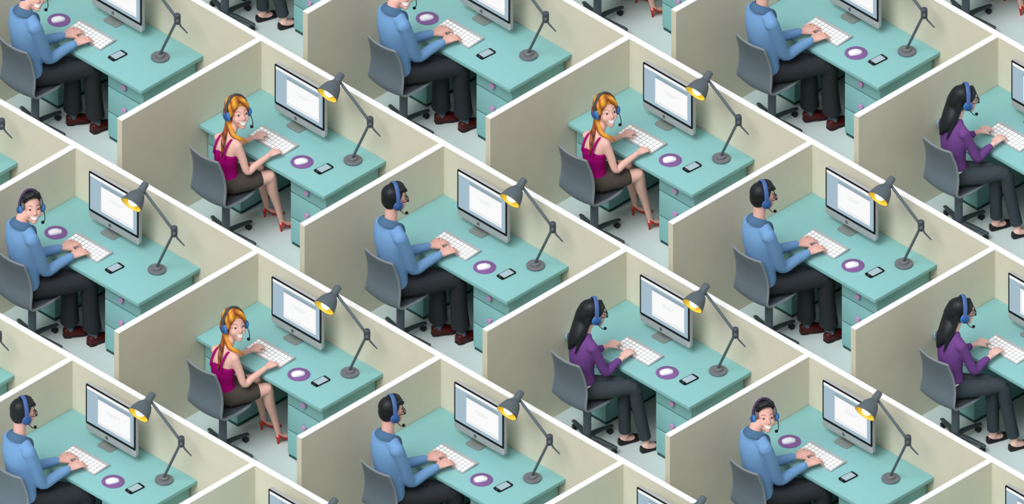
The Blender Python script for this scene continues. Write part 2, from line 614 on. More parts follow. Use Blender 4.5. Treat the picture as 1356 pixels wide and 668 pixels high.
def build_lamp():
    root = empty('desk_lamp')
    off = Vector((-LX, LD, -DESK_Z))
    b = bmesh.new()
    lathe(b, [(0, 0), (0.074, 0), (0.076, 0.003), (0.076, 0.017), (0.073, 0.021), (0.0, 0.022)], P(LX, LD, DESK_Z), n=40)
    base = obj('base', b, M['lampbase'], root, off=off)
    b = bmesh.new()
    lathe(b, [(0, 0), (0.037, 0), (0.039, 0.003), (0.038, 0.017), (0.033, 0.021), (0, 0.022)], P(LX, LD, DESK_Z + 0.021), n=28)
    obj('base_collar', b, M['lampbase'], base, off=off)
    j = P(1.4556, LD, 1.25)
    p0 = P(LX, LD, DESK_Z + 0.04)
    head = P(1.125, LD + 0.012, 1.487)
    b = bmesh.new()
    tube(b, [p0, j], 0.0115, 12)
    obj('lower_arm', b, M['lamp'], root, off=off)
    b = bmesh.new()
    tube(b, [head, j], 0.0125, 12)
    obj('upper_arm', b, M['lamp'], root, off=off)
    b = bmesh.new()
    ud = (j - head).normalized()
    tube(b, [j, j + (P(1.4556 + 0.108, LD, 1.25) - j) * 0.35 + Vector((0, 0, -0.05)), P(1.569, LD, 1.168)], [0.011, 0.0085, 0.006], 10)
    obj('tail_arm', b, M['lampdark'], root, off=off)
    b = bmesh.new()
    lathe(b, [(0.0, -0.05), (0.018, -0.05), (0.026, -0.042), (0.028, -0.02), (0.028, 0.02), (0.026, 0.042), (0.018, 0.05), (0, 0.05)], j + Vector((0, 0, 0.003)), (0.0, 0.0, 1.0), 20)
    kn = obj('joint', b, M['lampdark'], root, off=off)
    b = bmesh.new()
    lathe(b, [(0.0, 0), (0.012, 0), (0.012, 0.01), (0.0, 0.012)], j + Vector((0.02, -0.02, 0.003)), (1, -1, 0), 14)
    obj('joint_screw', b, M['lampbase'], kn, off=off)
    T = P(1.103, 0.17, 1.545)
    ax = Vector((0.114, -0.875, -0.469)).normalized()
    prof = [(0.0, -0.004), (0.018, -0.003), (0.027, 0.003), (0.0305, 0.013), (0.033, 0.075), (0.038, 0.09), (0.055, 0.112), (0.073, 0.145), (0.086, 0.185), (0.096, 0.226)]
    inner = [(r - 0.004, h) for r, h in prof[::-1][:-3]]
    b = bmesh.new()
    sp = spline(prof, 3)
    lathe(b, [(max(r, 0), h) for r, h in sp] + [(0.0925, 0.2262)] + [(r - 0.0035, h) for r, h in sp[::-1] if h < 0.224 and r > 0.03] , T, ax, 36)
    shade = obj('shade', b, M['lamp'], root, off=off, angle=50)
    b = bmesh.new()
    lp = [(r - 0.0045, h) for r, h in sp if h > 0.085]
    lp2 = [(r - 0.0065, h) for r, h in sp[::-1] if h > 0.085]
    lathe(b, [(0.0, 0.085)] + lp + lp2 + [(0.0, 0.088)], T, ax, 36, close=False)
    obj('shade_lining', b, M['yellow'], shade, off=off, angle=50, label='yellow inside of the shade')
    b = bmesh.new()
    lathe(b, spline([(0.012, 0.09), (0.016, 0.11), (0.032, 0.145), (0.043, 0.178), (0.040, 0.208), (0.022, 0.226), (0.0, 0.231)], 3), T, ax, 24)
    obj('bulb', b, M['bulb'], root, off=off, angle=60)
    return root


def build_chair():
    """Local origin: floor under the column; local +y is forward."""
    root = empty('office_chair')
    # (d, z, half width, edge lift) d > 0 is behind the column
    prof = [(0.262, 0.985, 0.158), (0.245, 0.93, 0.163), (0.222, 0.86, 0.170), (0.207, 0.78, 0.177), (0.203, 0.70, 0.183), (0.213, 0.63, 0.188), (0.222, 0.575, 0.19),
            (0.213, 0.535, 0.191), (0.175, 0.507, 0.192), (0.10, 0.497, 0.194), (0.0, 0.492, 0.194), (-0.09, 0.497, 0.19), (-0.145, 0.502, 0.178), (-0.172, 0.494, 0.16)]
    sp = spline(prof, 3)
    nx = 14

    def pt(i, u, o=0.0):
        d, z, w = sp[i]
        t0, t1 = sp[max(i - 1, 0)], sp[min(i + 1, len(sp) - 1)]
        td, tz = t1[0] - t0[0], t1[1] - t0[1]
        L = math.hypot(td, tz)
        nd, nz = -tz / L, td / L               # outward (behind / below)
        wrap = 0.022 * u * u
        return Vector((w * u, -(d + nd * (o - wrap)), z + nz * (o - wrap)))

    # outward normal sign: behind the back is +d
    b = bmesh.new()
    th = 0.016
    g0 = [[b.verts.new(pt(i, -1 + 2 * k / nx, 0.0)) for k in range(nx + 1)] for i in range(len(sp))]
    g1 = [[b.verts.new(pt(i, -1 + 2 * k / nx, th)) for k in range(nx + 1)] for i in range(len(sp))]
    n = len(sp)
    for i in range(n - 1):
        for k in range(nx):
            b.faces.new((g0[i][k], g0[i + 1][k], g0[i + 1][k + 1], g0[i][k + 1]))
            b.faces.new((g1[i][k], g1[i][k + 1], g1[i + 1][k + 1], g1[i + 1][k]))
        b.faces.new((g0[i][0], g1[i][0], g1[i + 1][0], g0[i + 1][0]))
        b.faces.new((g0[i][nx], g0[i + 1][nx], g1[i + 1][nx], g1[i][nx]))
    for k in range(nx):
        b.faces.new((g0[0][k], g0[0][k + 1], g1[0][k + 1], g1[0][k]))
        b.faces.new((g0[-1][k], g1[-1][k], g1[-1][k + 1], g0[-1][k + 1]))
    shell = obj('seat_shell', b, M['chair'], root, angle=50)
    # pale piping round the rim
    loop = [pt(i, 1.0, th / 2) for i in range(n)] + [pt(n - 1, -1 + 2 * k / nx, th / 2) for k in range(nx - 1, 0, -1)] + \
           [pt(i, -1.0, th / 2) for i in range(n - 1, -1, -1)] + [pt(0, -1 + 2 * k / nx, th / 2) for k in range(1, nx)]
    b = bmesh.new()
    tube(b, loop, 0.0105, 8, closed=True)
    obj('rim', b, M['chairedge'], shell, label='pale grey rim of the shell')
    b = bmesh.new()
    t = bmesh.new()
    outl = rrect(-0.165, 0.165, -0.15, 0.165, 0.05, 5)
    rings = []
    for z, f in ((0.49, 0.96), (0.496, 1.0), (0.512, 1.0), (0.520, 0.97), (0.523, 0.85)):
        rings.append([t.verts.new((x * f, -(d * f), z)) for x, d in outl])
    m = len(outl)
    for A, B in zip(rings, rings[1:]):
        for j in range(m):
            t.faces.new((A[j], A[(j + 1) % m], B[(j + 1) % m], B[j]))
    t.faces.new(rings[0])
    t.faces.new(rings[-1])
    merge(b, t)
    obj('seat_cushion', b, M['cushion'], root, angle=60)
    b = bmesh.new()
    lathe(b, [(0, 0.36), (0.037, 0.36), (0.038, 0.365), (0.038, 0.455), (0.075, 0.47), (0.08, 0.49), (0, 0.49)], (0, 0, 0), n=24)
    obj('column_collar', b, M['chairdark'], root)
    b = bmesh.new()
    lathe(b, [(0, 0.06), (0.034, 0.06), (0.034, 0.37), (0, 0.37)], (0, 0, 0), n=24)
    obj('gas_column', b, M['column'], root)
    b = bmesh.new()
    lathe(b, [(0, 0.062), (0.044, 0.062), (0.052, 0.07), (0.052, 0.108), (0.044, 0.122), (0, 0.124)], (0, 0, 0), n=24)
    obj('base_hub', b, M['chairdark'], root)
    for k in range(5):
        a = math.radians(15 + 72 * k)
        u = Vector((math.cos(a), math.sin(a), 0))
        w = Vector((-math.sin(a), math.cos(a), 0))
        b = bmesh.new()
        pts = spline([(0.035, 0.093), (0.12, 0.090), (0.20, 0.080), (0.255, 0.072), (0.272, 0.068)], 3)
        tube(b, [u * r + Vector((0, 0, z)) for r, z in pts], [(0.03 - 0.045 * r, 0.022 - 0.03 * r) for r, z in pts], 10, side=w)
        tube(b, [u * 0.25 + Vector((0, 0, 0.07)), u * 0.25 + Vector((0, 0, 0.042))], 0.013, 10)
        leg = obj('base_leg', b, M['chairdark'], root, angle=60)
        b = bmesh.new()
        for s in (-1, 1):
            lathe(b, [(0, 0), (0.02, 0), (0.025, 0.003), (0.025, 0.013), (0.02, 0.016), (0, 0.016)], u * 0.25 + Vector((0, 0, 0.025)) + w * (0.003 if s > 0 else -0.003), w * s, 18)
        tube(b, [u * 0.25 + w * -0.008 + Vector((0, 0, 0.03)), u * 0.25 + w * 0.008 + Vector((0, 0, 0.03))], 0.012, 8)
        obj('caster', b, M['caster'], leg)
    return root


# ------------------------------------------------------------------ people
def head_matrix(c, yaw, pitch, roll, sc):
    """Head-local axes: +x its right, +y its face, +z its crown. yaw turns from the desk towards the person's right."""
    r = Matrix.Rotation(math.radians(-yaw), 4, 'Z') @ Matrix.Rotation(math.radians(pitch), 4, 'X') @ Matrix.Rotation(math.radians(roll), 4, 'Y')
    return Matrix.Translation(c) @ r @ Matrix.Scale(sc, 4)


def in_head(fn, H):
    t = bmesh.new()
    fn(t)
    bmesh.ops.transform(t, matrix=H, verts=t.verts)
    return t


def head_shape(t, female=False):
    ell(t, (0, -0.010, 0.035), (0.071, 0.086, 0.086))
    ell(t, (0, 0.028, -0.035), (0.058, 0.060, 0.072))
    ell(t, (0, 0.045, -0.075), (0.040 if not female else 0.035, 0.040, 0.036))
    ell(t, (0, 0.062, -0.098), (0.022, 0.020, 0.018))
    for s in (-1, 1):
        ell(t, (s * 0.030, 0.054, -0.035), (0.030, 0.028, 0.034))
        ell(t, (s * 0.074, -0.004, -0.012), (0.010, 0.022, 0.033))
    nb = 0.85 if not female else 0.66
    tube(t, [(0, 0.080, 0.010), (0, 0.090, -0.008), (0, 0.103 if not female else 0.099, -0.028)], [0.008 * nb, 0.011 * nb, 0.015 * nb], 10)
    ell(t, (0, 0.050, 0.012), (0.056, 0.034, 0.040))


def hand(bm, wrist, tip, right, size=1.0, curl=1.0):
    """Palm, four unequal bent fingers and a thumb, palm down."""
    w, t = Vector(wrist), Vector(tip)
    f = (t - w)
    L = f.length
    f.normalize()
    side = f.cross(Vector((0, 0, 1))).normalized()         # to the hand's own right
    up = side.cross(f).normalized()
    inn = side * (-1 if right else 1)                      # towards the thumb
    q = size
    kn = w + f * (L * 0.48) + up * 0.016
    tube(bm, [w - f * 0.02, w + f * (L * 0.12), w + f * (L * 0.30) + up * 0.008, kn], [(0.027 * q, 0.021 * q), (0.031 * q, 0.021 * q), (0.041 * q, 0.018 * q), (0.044 * q, 0.014 * q)], 14, side=side)
    for k, (o, ln, sp) in enumerate(((0.036, 0.90, 0.16), (0.0125, 1.0, 0.05), (-0.0125, 0.94, -0.06), (-0.036, 0.76, -0.17))):
        r = (0.0100, 0.0104, 0.0098, 0.0088)[k] * q
        b0 = kn + inn * o * q - up * 0.002 - f * (0.006 if k in (0, 3) else 0.0)
        d = (f + inn * sp).normalized()
        l = L * 0.56 * ln
        p1 = b0 + d * (l * 0.42) + up * 0.006
        p2 = p1 + d * (l * 0.32) - up * (0.012 * curl)
        p3 = p2 + d * (l * 0.20) - up * (0.020 * curl)
        tube(bm, [b0 - f * 0.012, b0 + d * 0.01, p1, p2, p3], [r * 1.1, r * 1.12, r * 1.06, r * 0.96, r * 0.82], 10)
    b0 = w + f * (L * 0.14) + inn * 0.026 * q
    d = (f * 0.80 + inn * 0.60).normalized()
    p1 = b0 + d * (L * 0.20)
    p2 = p1 + (d + f * 0.45).normalized() * (L * 0.16) - up * 0.006
    p3 = p2 + (d * 0.4 + f).normalized() * (L * 0.10) - up * 0.012
    tube(bm, [b0 - d * 0.01, p1, p2, p3], [0.0165 * q, 0.0138 * q, 0.0118 * q, 0.0095 * q], 10)


def limb(bm, pts, radii, n=16, side=None, sub=4, cap='round'):
    rr = [r if isinstance(r, (list, tuple)) else (r, r) for r in radii]
    data = spline([tuple(p) + tuple(r) for p, r in zip(pts, rr)], sub)
    tube(bm, [Vector(d[:3]) for d in data], [(d[3], d[4]) for d in data], n, side=side, cap=cap)


def torso(bm, rows, X, side=(1, 0, 0), grow=0.0, n=24):
    """rows: (d, z, half width, half depth[, x shift])"""
    data = spline([(X + (r[4] if len(r) > 4 else 0), -r[0], r[1], r[2] + grow, r[3] + grow) for r in rows], 4)
    rings = tube(bm, [Vector(d[:3]) for d in data], [(d[3], d[4]) for d in data], n, side=side)
    low = rings[2][0].co.z
    for r in rings[:2]:                                     # a flat hem below
        z = sum(v.co.z for v in r) / len(r)
        for v in r:
            v.co.z = low - (low - z) * 0.08


def foot_shape(bm, heel, toe, rows, side_scale=1.0):
    """A foot or shoe: rows (t along heel->toe, half width, height, bottom z); flat underneath."""
    h, t = Vector(heel), Vector(toe)
    ax = t - h
    ax.z = 0
    L = ax.length
    f = ax / L
    s = f.cross(Vector((0, 0, 1)))
    rings = []
    for r in spline(rows, 3):
        u, w, top, bot = r
        c = h + f * (L * u)
        ring = []
        for k in range(18):
            a = 2 * PI * k / 18
            ca, sa = math.cos(a), math.sin(a)
            z = bot + (top - bot) * (0.35 + 0.65 * sa if sa > 0 else 0.35 * (1 - min(1.0, -sa * 1.9)))
            ww = w * math.copysign(abs(ca) ** 0.6, ca)
            ring.append(bm.verts.new(Vector((c.x, c.y, 0)) + s * ww + Vector((0, 0, z))))
        rings.append(ring)
    for A, B in zip(rings, rings[1:]):
        for j in range(18):
            bm.faces.new((A[j], A[(j + 1) % 18], B[(j + 1) % 18], B[j]))
    bm.faces.new(rings[0])
    bm.faces.new(rings[-1])


def headset(root, H, colour, cupcol, mic_side, off):
    def put(name, fn, m, parent, label=None):
        t = in_head(fn, H)
        return obj(name, t, m, parent, off=off, angle=50, label=label)

    def band(t):
        pts = []
        for k in range(25):
            a = PI * k / 24
            pts.append((0.094 * math.cos(a), -0.004, 0.0 + 0.142 * math.sin(a)))
        tube(t, pts, [(0.007, 0.017)] * 25, 10, side=None)
    hb = put('headset', band, colour, root, 'headset worn over the hair')

    for s in (-1, 1):
        def cup(t, s=s):
            q = bmesh.new()
            lathe(q, [(0.0, 0), (0.032, 0), (0.038, 0.006), (0.039, 0.014), (0.035, 0.020), (0.0, 0.020)], (s * 0.078, 0.0, -0.012), (s, 0, 0), 24)
            merge(t, q, 0)
            q = bmesh.new()
            lathe(q, [(0.0, 0.018), (0.027, 0.018), (0.027, 0.026), (0.022, 0.031), (0.0, 0.032)], (s * 0.078, 0.0, -0.012), (s, 0, 0), 24)
            merge(t, q, 1)
        put('ear_cup', cup, [cupcol, M['cupdark']], hb, 'blue ear cup')
    s = mic_side

    def boom(t):
        pts = spline([(s * 0.098, 0.006, -0.03), (s * 0.096, 0.032, -0.066), (s * 0.086, 0.060, -0.094), (s * 0.066, 0.082, -0.104)], 5)
        tube(t, [Vector(p) for p in pts], 0.0035, 8)
        ell(t, (s * 0.062, 0.085, -0.105), (0.014, 0.013, 0.013))
    put('microphone', boom, M['black'], hb, 'thin boom with a black microphone tip')


def specs(root, H, off):
    def fn(t):
        for s in (-1, 1):
            pts = []
            for k in range(24):
                a = 2 * PI * k / 24
                x = 0.0235 * math.copysign(abs(math.cos(a)) ** 0.7, math.cos(a))
                z = 0.0175 * math.copysign(abs(math.sin(a)) ** 0.7, math.sin(a))
                pts.append((s * 0.033 + x, 0.100 - 0.18 * abs(s * 0.033 + x) ** 1.0 * 0.5, 0.002 + z))
            tube(t, pts, 0.0034, 6, closed=True)
            tube(t, [(s * 0.056, 0.094, 0.006), (s * 0.072, 0.075, 0.006), (s * 0.080, 0.010, 0.004)], 0.0034, 6)
        tube(t, [(-0.011, 0.100, 0.006), (0, 0.104, 0.008), (0.011, 0.100, 0.006)], 0.003, 6)
    obj('eyeglasses', in_head(fn, H), M['black'], root, off=off, label='black rimmed glasses')


def face(root, H, body, off, smile, eyebrow):
    bv = BVHTree.FromPolygons([v.co.copy() for v in body.vertices], [tuple(p.vertices) for p in body.polygons])
    d = (H.to_3x3() @ Vector((0, -1, 0))).normalized()

    def on(x, z, lift=0.0):
        o = H @ Vector((x, 0.2, z)) + off
        hit = bv.ray_cast(o, d)
        p = hit[0] if hit[0] is not None else H @ Vector((x, 0.09, z)) + off
        return p - d * lift

    R = H.to_3x3().normalized()
    for s in (-1, 1):
        b = bmesh.new()
        ell(b, on(s * 0.031, 0.002, 0.0), (0.0080, 0.004, 0.0095), R, 12, 8)
        obj('eye', b, M['eye'], root, angle=80)
        b = bmesh.new()
        pts = [on(s * (0.031 + x), 0.027 + z, 0.0025) for x, z in ((-0.016, -0.002), (-0.006, 0.005), (0.006, 0.005), (0.016, -0.002))]
        tube(b, pts, [0.0016, 0.0026, 0.0026, 0.0016], 6)
        obj('eyebrow', b, eyebrow, root, angle=80)
    b = bmesh.new()
    n = 14
    top, bot = [], []
    wd = 0.038 if smile else 0.02
    for k in range(n + 1):
        u = -1 + 2 * k / n
        zt = -0.056 + 0.014 * u * u
        th = (0.024 if smile else 0.007) * (1 - u * u)
        top.append((wd * u, zt))
        bot.append((wd * u, zt - th - 0.0005))
    g = []
    for lift in (0.0035, -0.006):
        g.append([[b.verts.new(on(x0, z0 + (z1 - z0) * q, lift)) for q, z0, z1, x0 in ((0, a[1], c[1], a[0]), (0.5, a[1], c[1], a[0]), (1, a[1], c[1], a[0]))] for a, c in zip(top, bot)])
    for gi, G in enumerate(g):
        for k in range(n):
            for r in range(2):
                b.faces.new((G[k][r], G[k][r + 1], G[k + 1][r + 1], G[k + 1][r]))
    for k in range(n):
        for r in (0, 2):
            b.faces.new((g[0][k][r], g[0][k + 1][r], g[1][k + 1][r], g[1][k][r]))
    for k in (0, n):
        for r in range(2):
            b.faces.new((g[0][k][r], g[0][k][r + 1], g[1][k][r + 1], g[1][k][r]))
    obj('mouth', b, M['tooth'] if smile else M['lip'], root, angle=60, label='broad white smile' if smile else None)


def man(smiling):
    root = empty('person')
    bx, bd = 0.478, 0.98
    off = Vector((-bx, bd, 0))
    X = 0.478
    if smiling:
        hc, yaw, pitch, roll = P(X + 0.005, 0.998, 1.385), 116, 20, -4
    else:
        hc, yaw, pitch, roll = P(X, 1.052, 1.478), 24, -4, 0
    H = head_matrix(hc, yaw, pitch, roll, 1.08)
    skin = M['skinA']
    rows = [(1.055, 0.57, 0.145, 0.105), (1.06, 0.70, 0.138, 0.098), (1.07, 0.84, 0.135, 0.098), (1.09, 0.98, 0.142, 0.105), (1.105, 1.10, 0.155, 0.105), (1.105, 1.18, 0.150, 0.094), (1.105, 1.235, 0.110, 0.074), (1.10, 1.275, 0.06, 0.055)]
    hipR, hipL = P(0.562, 1.03, 0.615), P(0.394, 1.03, 0.615)
    kneeR, ankR = P(0.800, 0.655, 0.632), P(0.798, 0.602, 0.10)
    kneeL, ankL = P(0.652, 0.730, 0.625), P(0.598, 0.664, 0.10)
    shR, elR, wrR, tipR = P(0.620, 1.125, 1.195), P(0.632, 0.985, 0.815), P(0.654, 0.690, 0.828), P(0.672, 0.520, 0.800)
    shL, elL, wrL, tipL = P(0.368, 1.09, 1.195), P(0.418, 0.905, 0.835), P(0.507, 0.672, 0.828), P(0.532, 0.492, 0.800)
    heelR, toeR = P(0.818, 0.668, 0), P(0.842, 0.462, 0)
    heelL, toeL = P(0.582, 0.722, 0), P(0.690, 0.530, 0)
    # --- the body, one continuous skin
    b = bmesh.new()
    torso(b, [(1.05, 0.62, 0.142, 0.10)] + rows[1:], X, grow=-0.014)
    limb(b, [P(X, 1.105, 1.24), P(X, 1.09, 1.33), hc + H.to_3x3() @ Vector((0, -0.02, -0.05))], [0.058, 0.051, 0.054])
    merge(b, in_head(head_shape, H))
    for hip, kn, an, heel, toe in ((hipR, kneeR, ankR, heelR, toeR), (hipL, kneeL, ankL, heelL, toeL)):
        limb(b, [hip.lerp(kn, 0.28), hip.lerp(kn, 0.5), kn, kn.lerp(an, 0.35), an], [0.068, 0.068, 0.055, 0.053, 0.036])
        foot_shape(b, heel, toe, [(0.08, 0.026, 0.07, 0.02), (0.35, 0.034, 0.085, 0.02), (0.7, 0.038, 0.055, 0.02), (0.92, 0.03, 0.04, 0.02)])
        tube(b, [an, heel.lerp(toe, 0.3) + Vector((0, 0, 0.05))], [0.036, 0.034], 12)
    for sh, el, wr, tip, rt in ((shR, elR, wrR, tipR, True), (shL, elL, wrL, tipL, False)):
        limb(b, [sh, sh.lerp(el, 0.5), el, el.lerp(wr, 0.4), wr], [0.046, 0.040, 0.035, 0.034, 0.025])
        hand(b, wr, tip, rt, 1.08)
    me = fused(b, 0.0052, 2, off)
    body = to_obj('body', me, skin, root, 180)
    # --- jacket
    b = bmesh.new()
    torso(b, [(1.055, 0.585, 0.145, 0.105)] + rows[1:-1], X)
    for sh, el, wr in ((shR, elR, wrR), (shL, elL, wrL)):
        ell(b, sh + Vector((0, 0, -0.005)), (0.058, 0.062, 0.056))
        limb(b, [P(X, 1.10, 1.24), P(X, 1.10, 1.245).lerp(sh, 0.5) + Vector((0, 0, 0.008)), sh], [0.056, 0.060, 0.054])
        limb(b, [sh, sh.lerp(el, 0.45) + Vector((0.006, -0.004, 0)), el, el.lerp(wr, 0.5) + Vector((0, 0, -0.004)), el.lerp(wr, 0.93)], [0.060, 0.056, 0.050, 0.044, 0.036])
    jk = to_obj('jacket', fused(b, 0.008, 9, off), M['jacket'], root, 180)
    b = bmesh.new()
    c = P(X, 1.10, 1.275)
    pts = [P(X + 0.03, 0.965, 1.09), P(X + 0.055, 0.995, 1.16), P(X + 0.088, 1.055, 1.235), P(X + 0.078, 1.13, 1.285), P(X, 1.175, 1.305), P(X - 0.078, 1.13, 1.285), P(X - 0.088, 1.055, 1.235), P(X - 0.055, 0.995, 1.16), P(X - 0.03, 0.965, 1.09)]
    sp = [Vector(p) for p in spline(pts, 5)]
    k = len(sp)
    n = 10
    rings = []
    for i, p in enumerate(sp):
        t = (sp[min(i + 1, k - 1)] - sp[max(i - 1, 0)]).normalized()
        o = (p - P(X, 1.08, 1.2))
        o = (o - t * o.dot(t)).normalized()
        e = t.cross(o)
        w = 0.026 + 0.010 * math.sin(PI * i / (k - 1))
        rings.append([b.verts.new(p + e * (math.cos(q) * w) + o * (math.sin(q) * 0.011)) for q in (2 * PI * j / n for j in range(n))])
    for A, B in zip(rings, rings[1:]):
        for j in range(n):
            b.faces.new((A[j], A[(j + 1) % n], B[(j + 1) % n], B[j]))
    b.faces.new(rings[0])
    b.faces.new(rings[-1])
    obj('collar', b, M['collar'], jk, off=off, angle=60, label='darker slate blue collar')
    # --- trousers
    b = bmesh.new()
    ell(b, P(X, 1.045, 0.628), (0.158, 0.112, 0.076))
    for hip, kn, an in ((hipR, kneeR, ankR), (hipL, kneeL, ankL)):
        ell(b, hip, (0.083, 0.098, 0.076))
        limb(b, [hip, hip.lerp(kn, 0.5), kn + Vector((0, -0.012, 0)), kn.lerp(an, 0.3), kn.lerp(an, 0.65), kn.lerp(an, 0.93)], [(0.084, 0.078), (0.083, 0.078), (0.076, 0.076), (0.071, 0.072), (0.073, 0.075), (0.080, 0.082)], cap='flat')
    to_obj('trousers', fused(b, 0.007, 3, off), M['trousers'], root, 50)
    for an, heel, toe in ((ankR, heelR, toeR), (ankL, heelL, toeL)):
        b = bmesh.new()
        tube(b, [an + Vector((0, 0, 0.10)), an, heel.lerp(toe, 0.26) + Vector((0, 0, 0.055))], [0.042, 0.042, 0.043], 14)
        obj('sock', b, M['sock'], root, off=off, angle=60)
        b = bmesh.new()
        foot_shape(b, heel, toe, [(0.0, 0.022, 0.065, 0.016), (0.04, 0.036, 0.085, 0.014), (0.3, 0.044, 0.092, 0.014), (0.5, 0.047, 0.078, 0.014), (0.75, 0.050, 0.058, 0.014), (0.93, 0.038, 0.045, 0.014), (1.0, 0.018, 0.032, 0.016)])
        sh = obj('shoe', b, M['shoe'], root, off=off, angle=60)
        b = bmesh.new()
        foot_shape(b, heel, toe, [(-0.01, 0.026, 0.02, 0.0), (0.05, 0.04, 0.02, 0.0), (0.24, 0.046, 0.02, 0.0), (0.30, 0.046, 0.02, 0.008), (0.7, 0.053, 0.02, 0.004), (0.93, 0.041, 0.02, 0.006), (1.02, 0.018, 0.02, 0.008)])
        obj('sole', b, M['sole'], sh, off=off, angle=50)
    # --- hair
    b = bmesh.new()

    def hair(t):
        ell(t, (0, -0.020, 0.047), (0.079, 0.087, 0.083))
        ell(t, (0, -0.035, 0.008), (0.076, 0.068, 0.090))
        for s in (-1, 1):
            ell(t, (s * 0.067, -0.014, 0.012), (0.014, 0.030, 0.05))
        random.seed(3)
        for k in range(9):
            x = -0.05 + 0.0125 * k
            tube(t, [(x, 0.030, 0.104), (x * 1.05 + 0.004, 0.058, 0.100), (x * 1.1 + 0.010, 0.076, 0.098 + 0.012 * (k % 2))], [0.022, 0.017, 0.005], 8)
        if smiling:
            tube(t, [(-0.045, 0.05, 0.105), (0.0, 0.072, 0.115), (0.05, 0.066, 0.098), (0.073, 0.040, 0.06)], [0.018, 0.026, 0.022, 0.012], 10)
    merge(b, in_head(hair, H))
    to_obj('hair', fused(b, 0.006, 4, off), M['hairblack'], root, 180)
    if smiling:
        for s in (-1, 1):
            b = bmesh.new()

            def temple(t, s=s):
                ell(t, (s * 0.071, 0.028, 0.034), (0.012, 0.022, 0.042))
            merge(b, in_head(temple, H))
            obj('grey_temple', b, M['hairgrey'], root, off=off, angle=80, label='grey hair at the temple')
        headset(root, H, M['headpurple'], M['cupblue'], -1, off)
        face(root, H, me, off, True, M['hairblack'])
    else:
        headset(root, H, M['headblue'], M['headblue'], 1, off)
        specs(root, H, off)
        face(root, H, me, off, False, M['hairblack'])
    return root


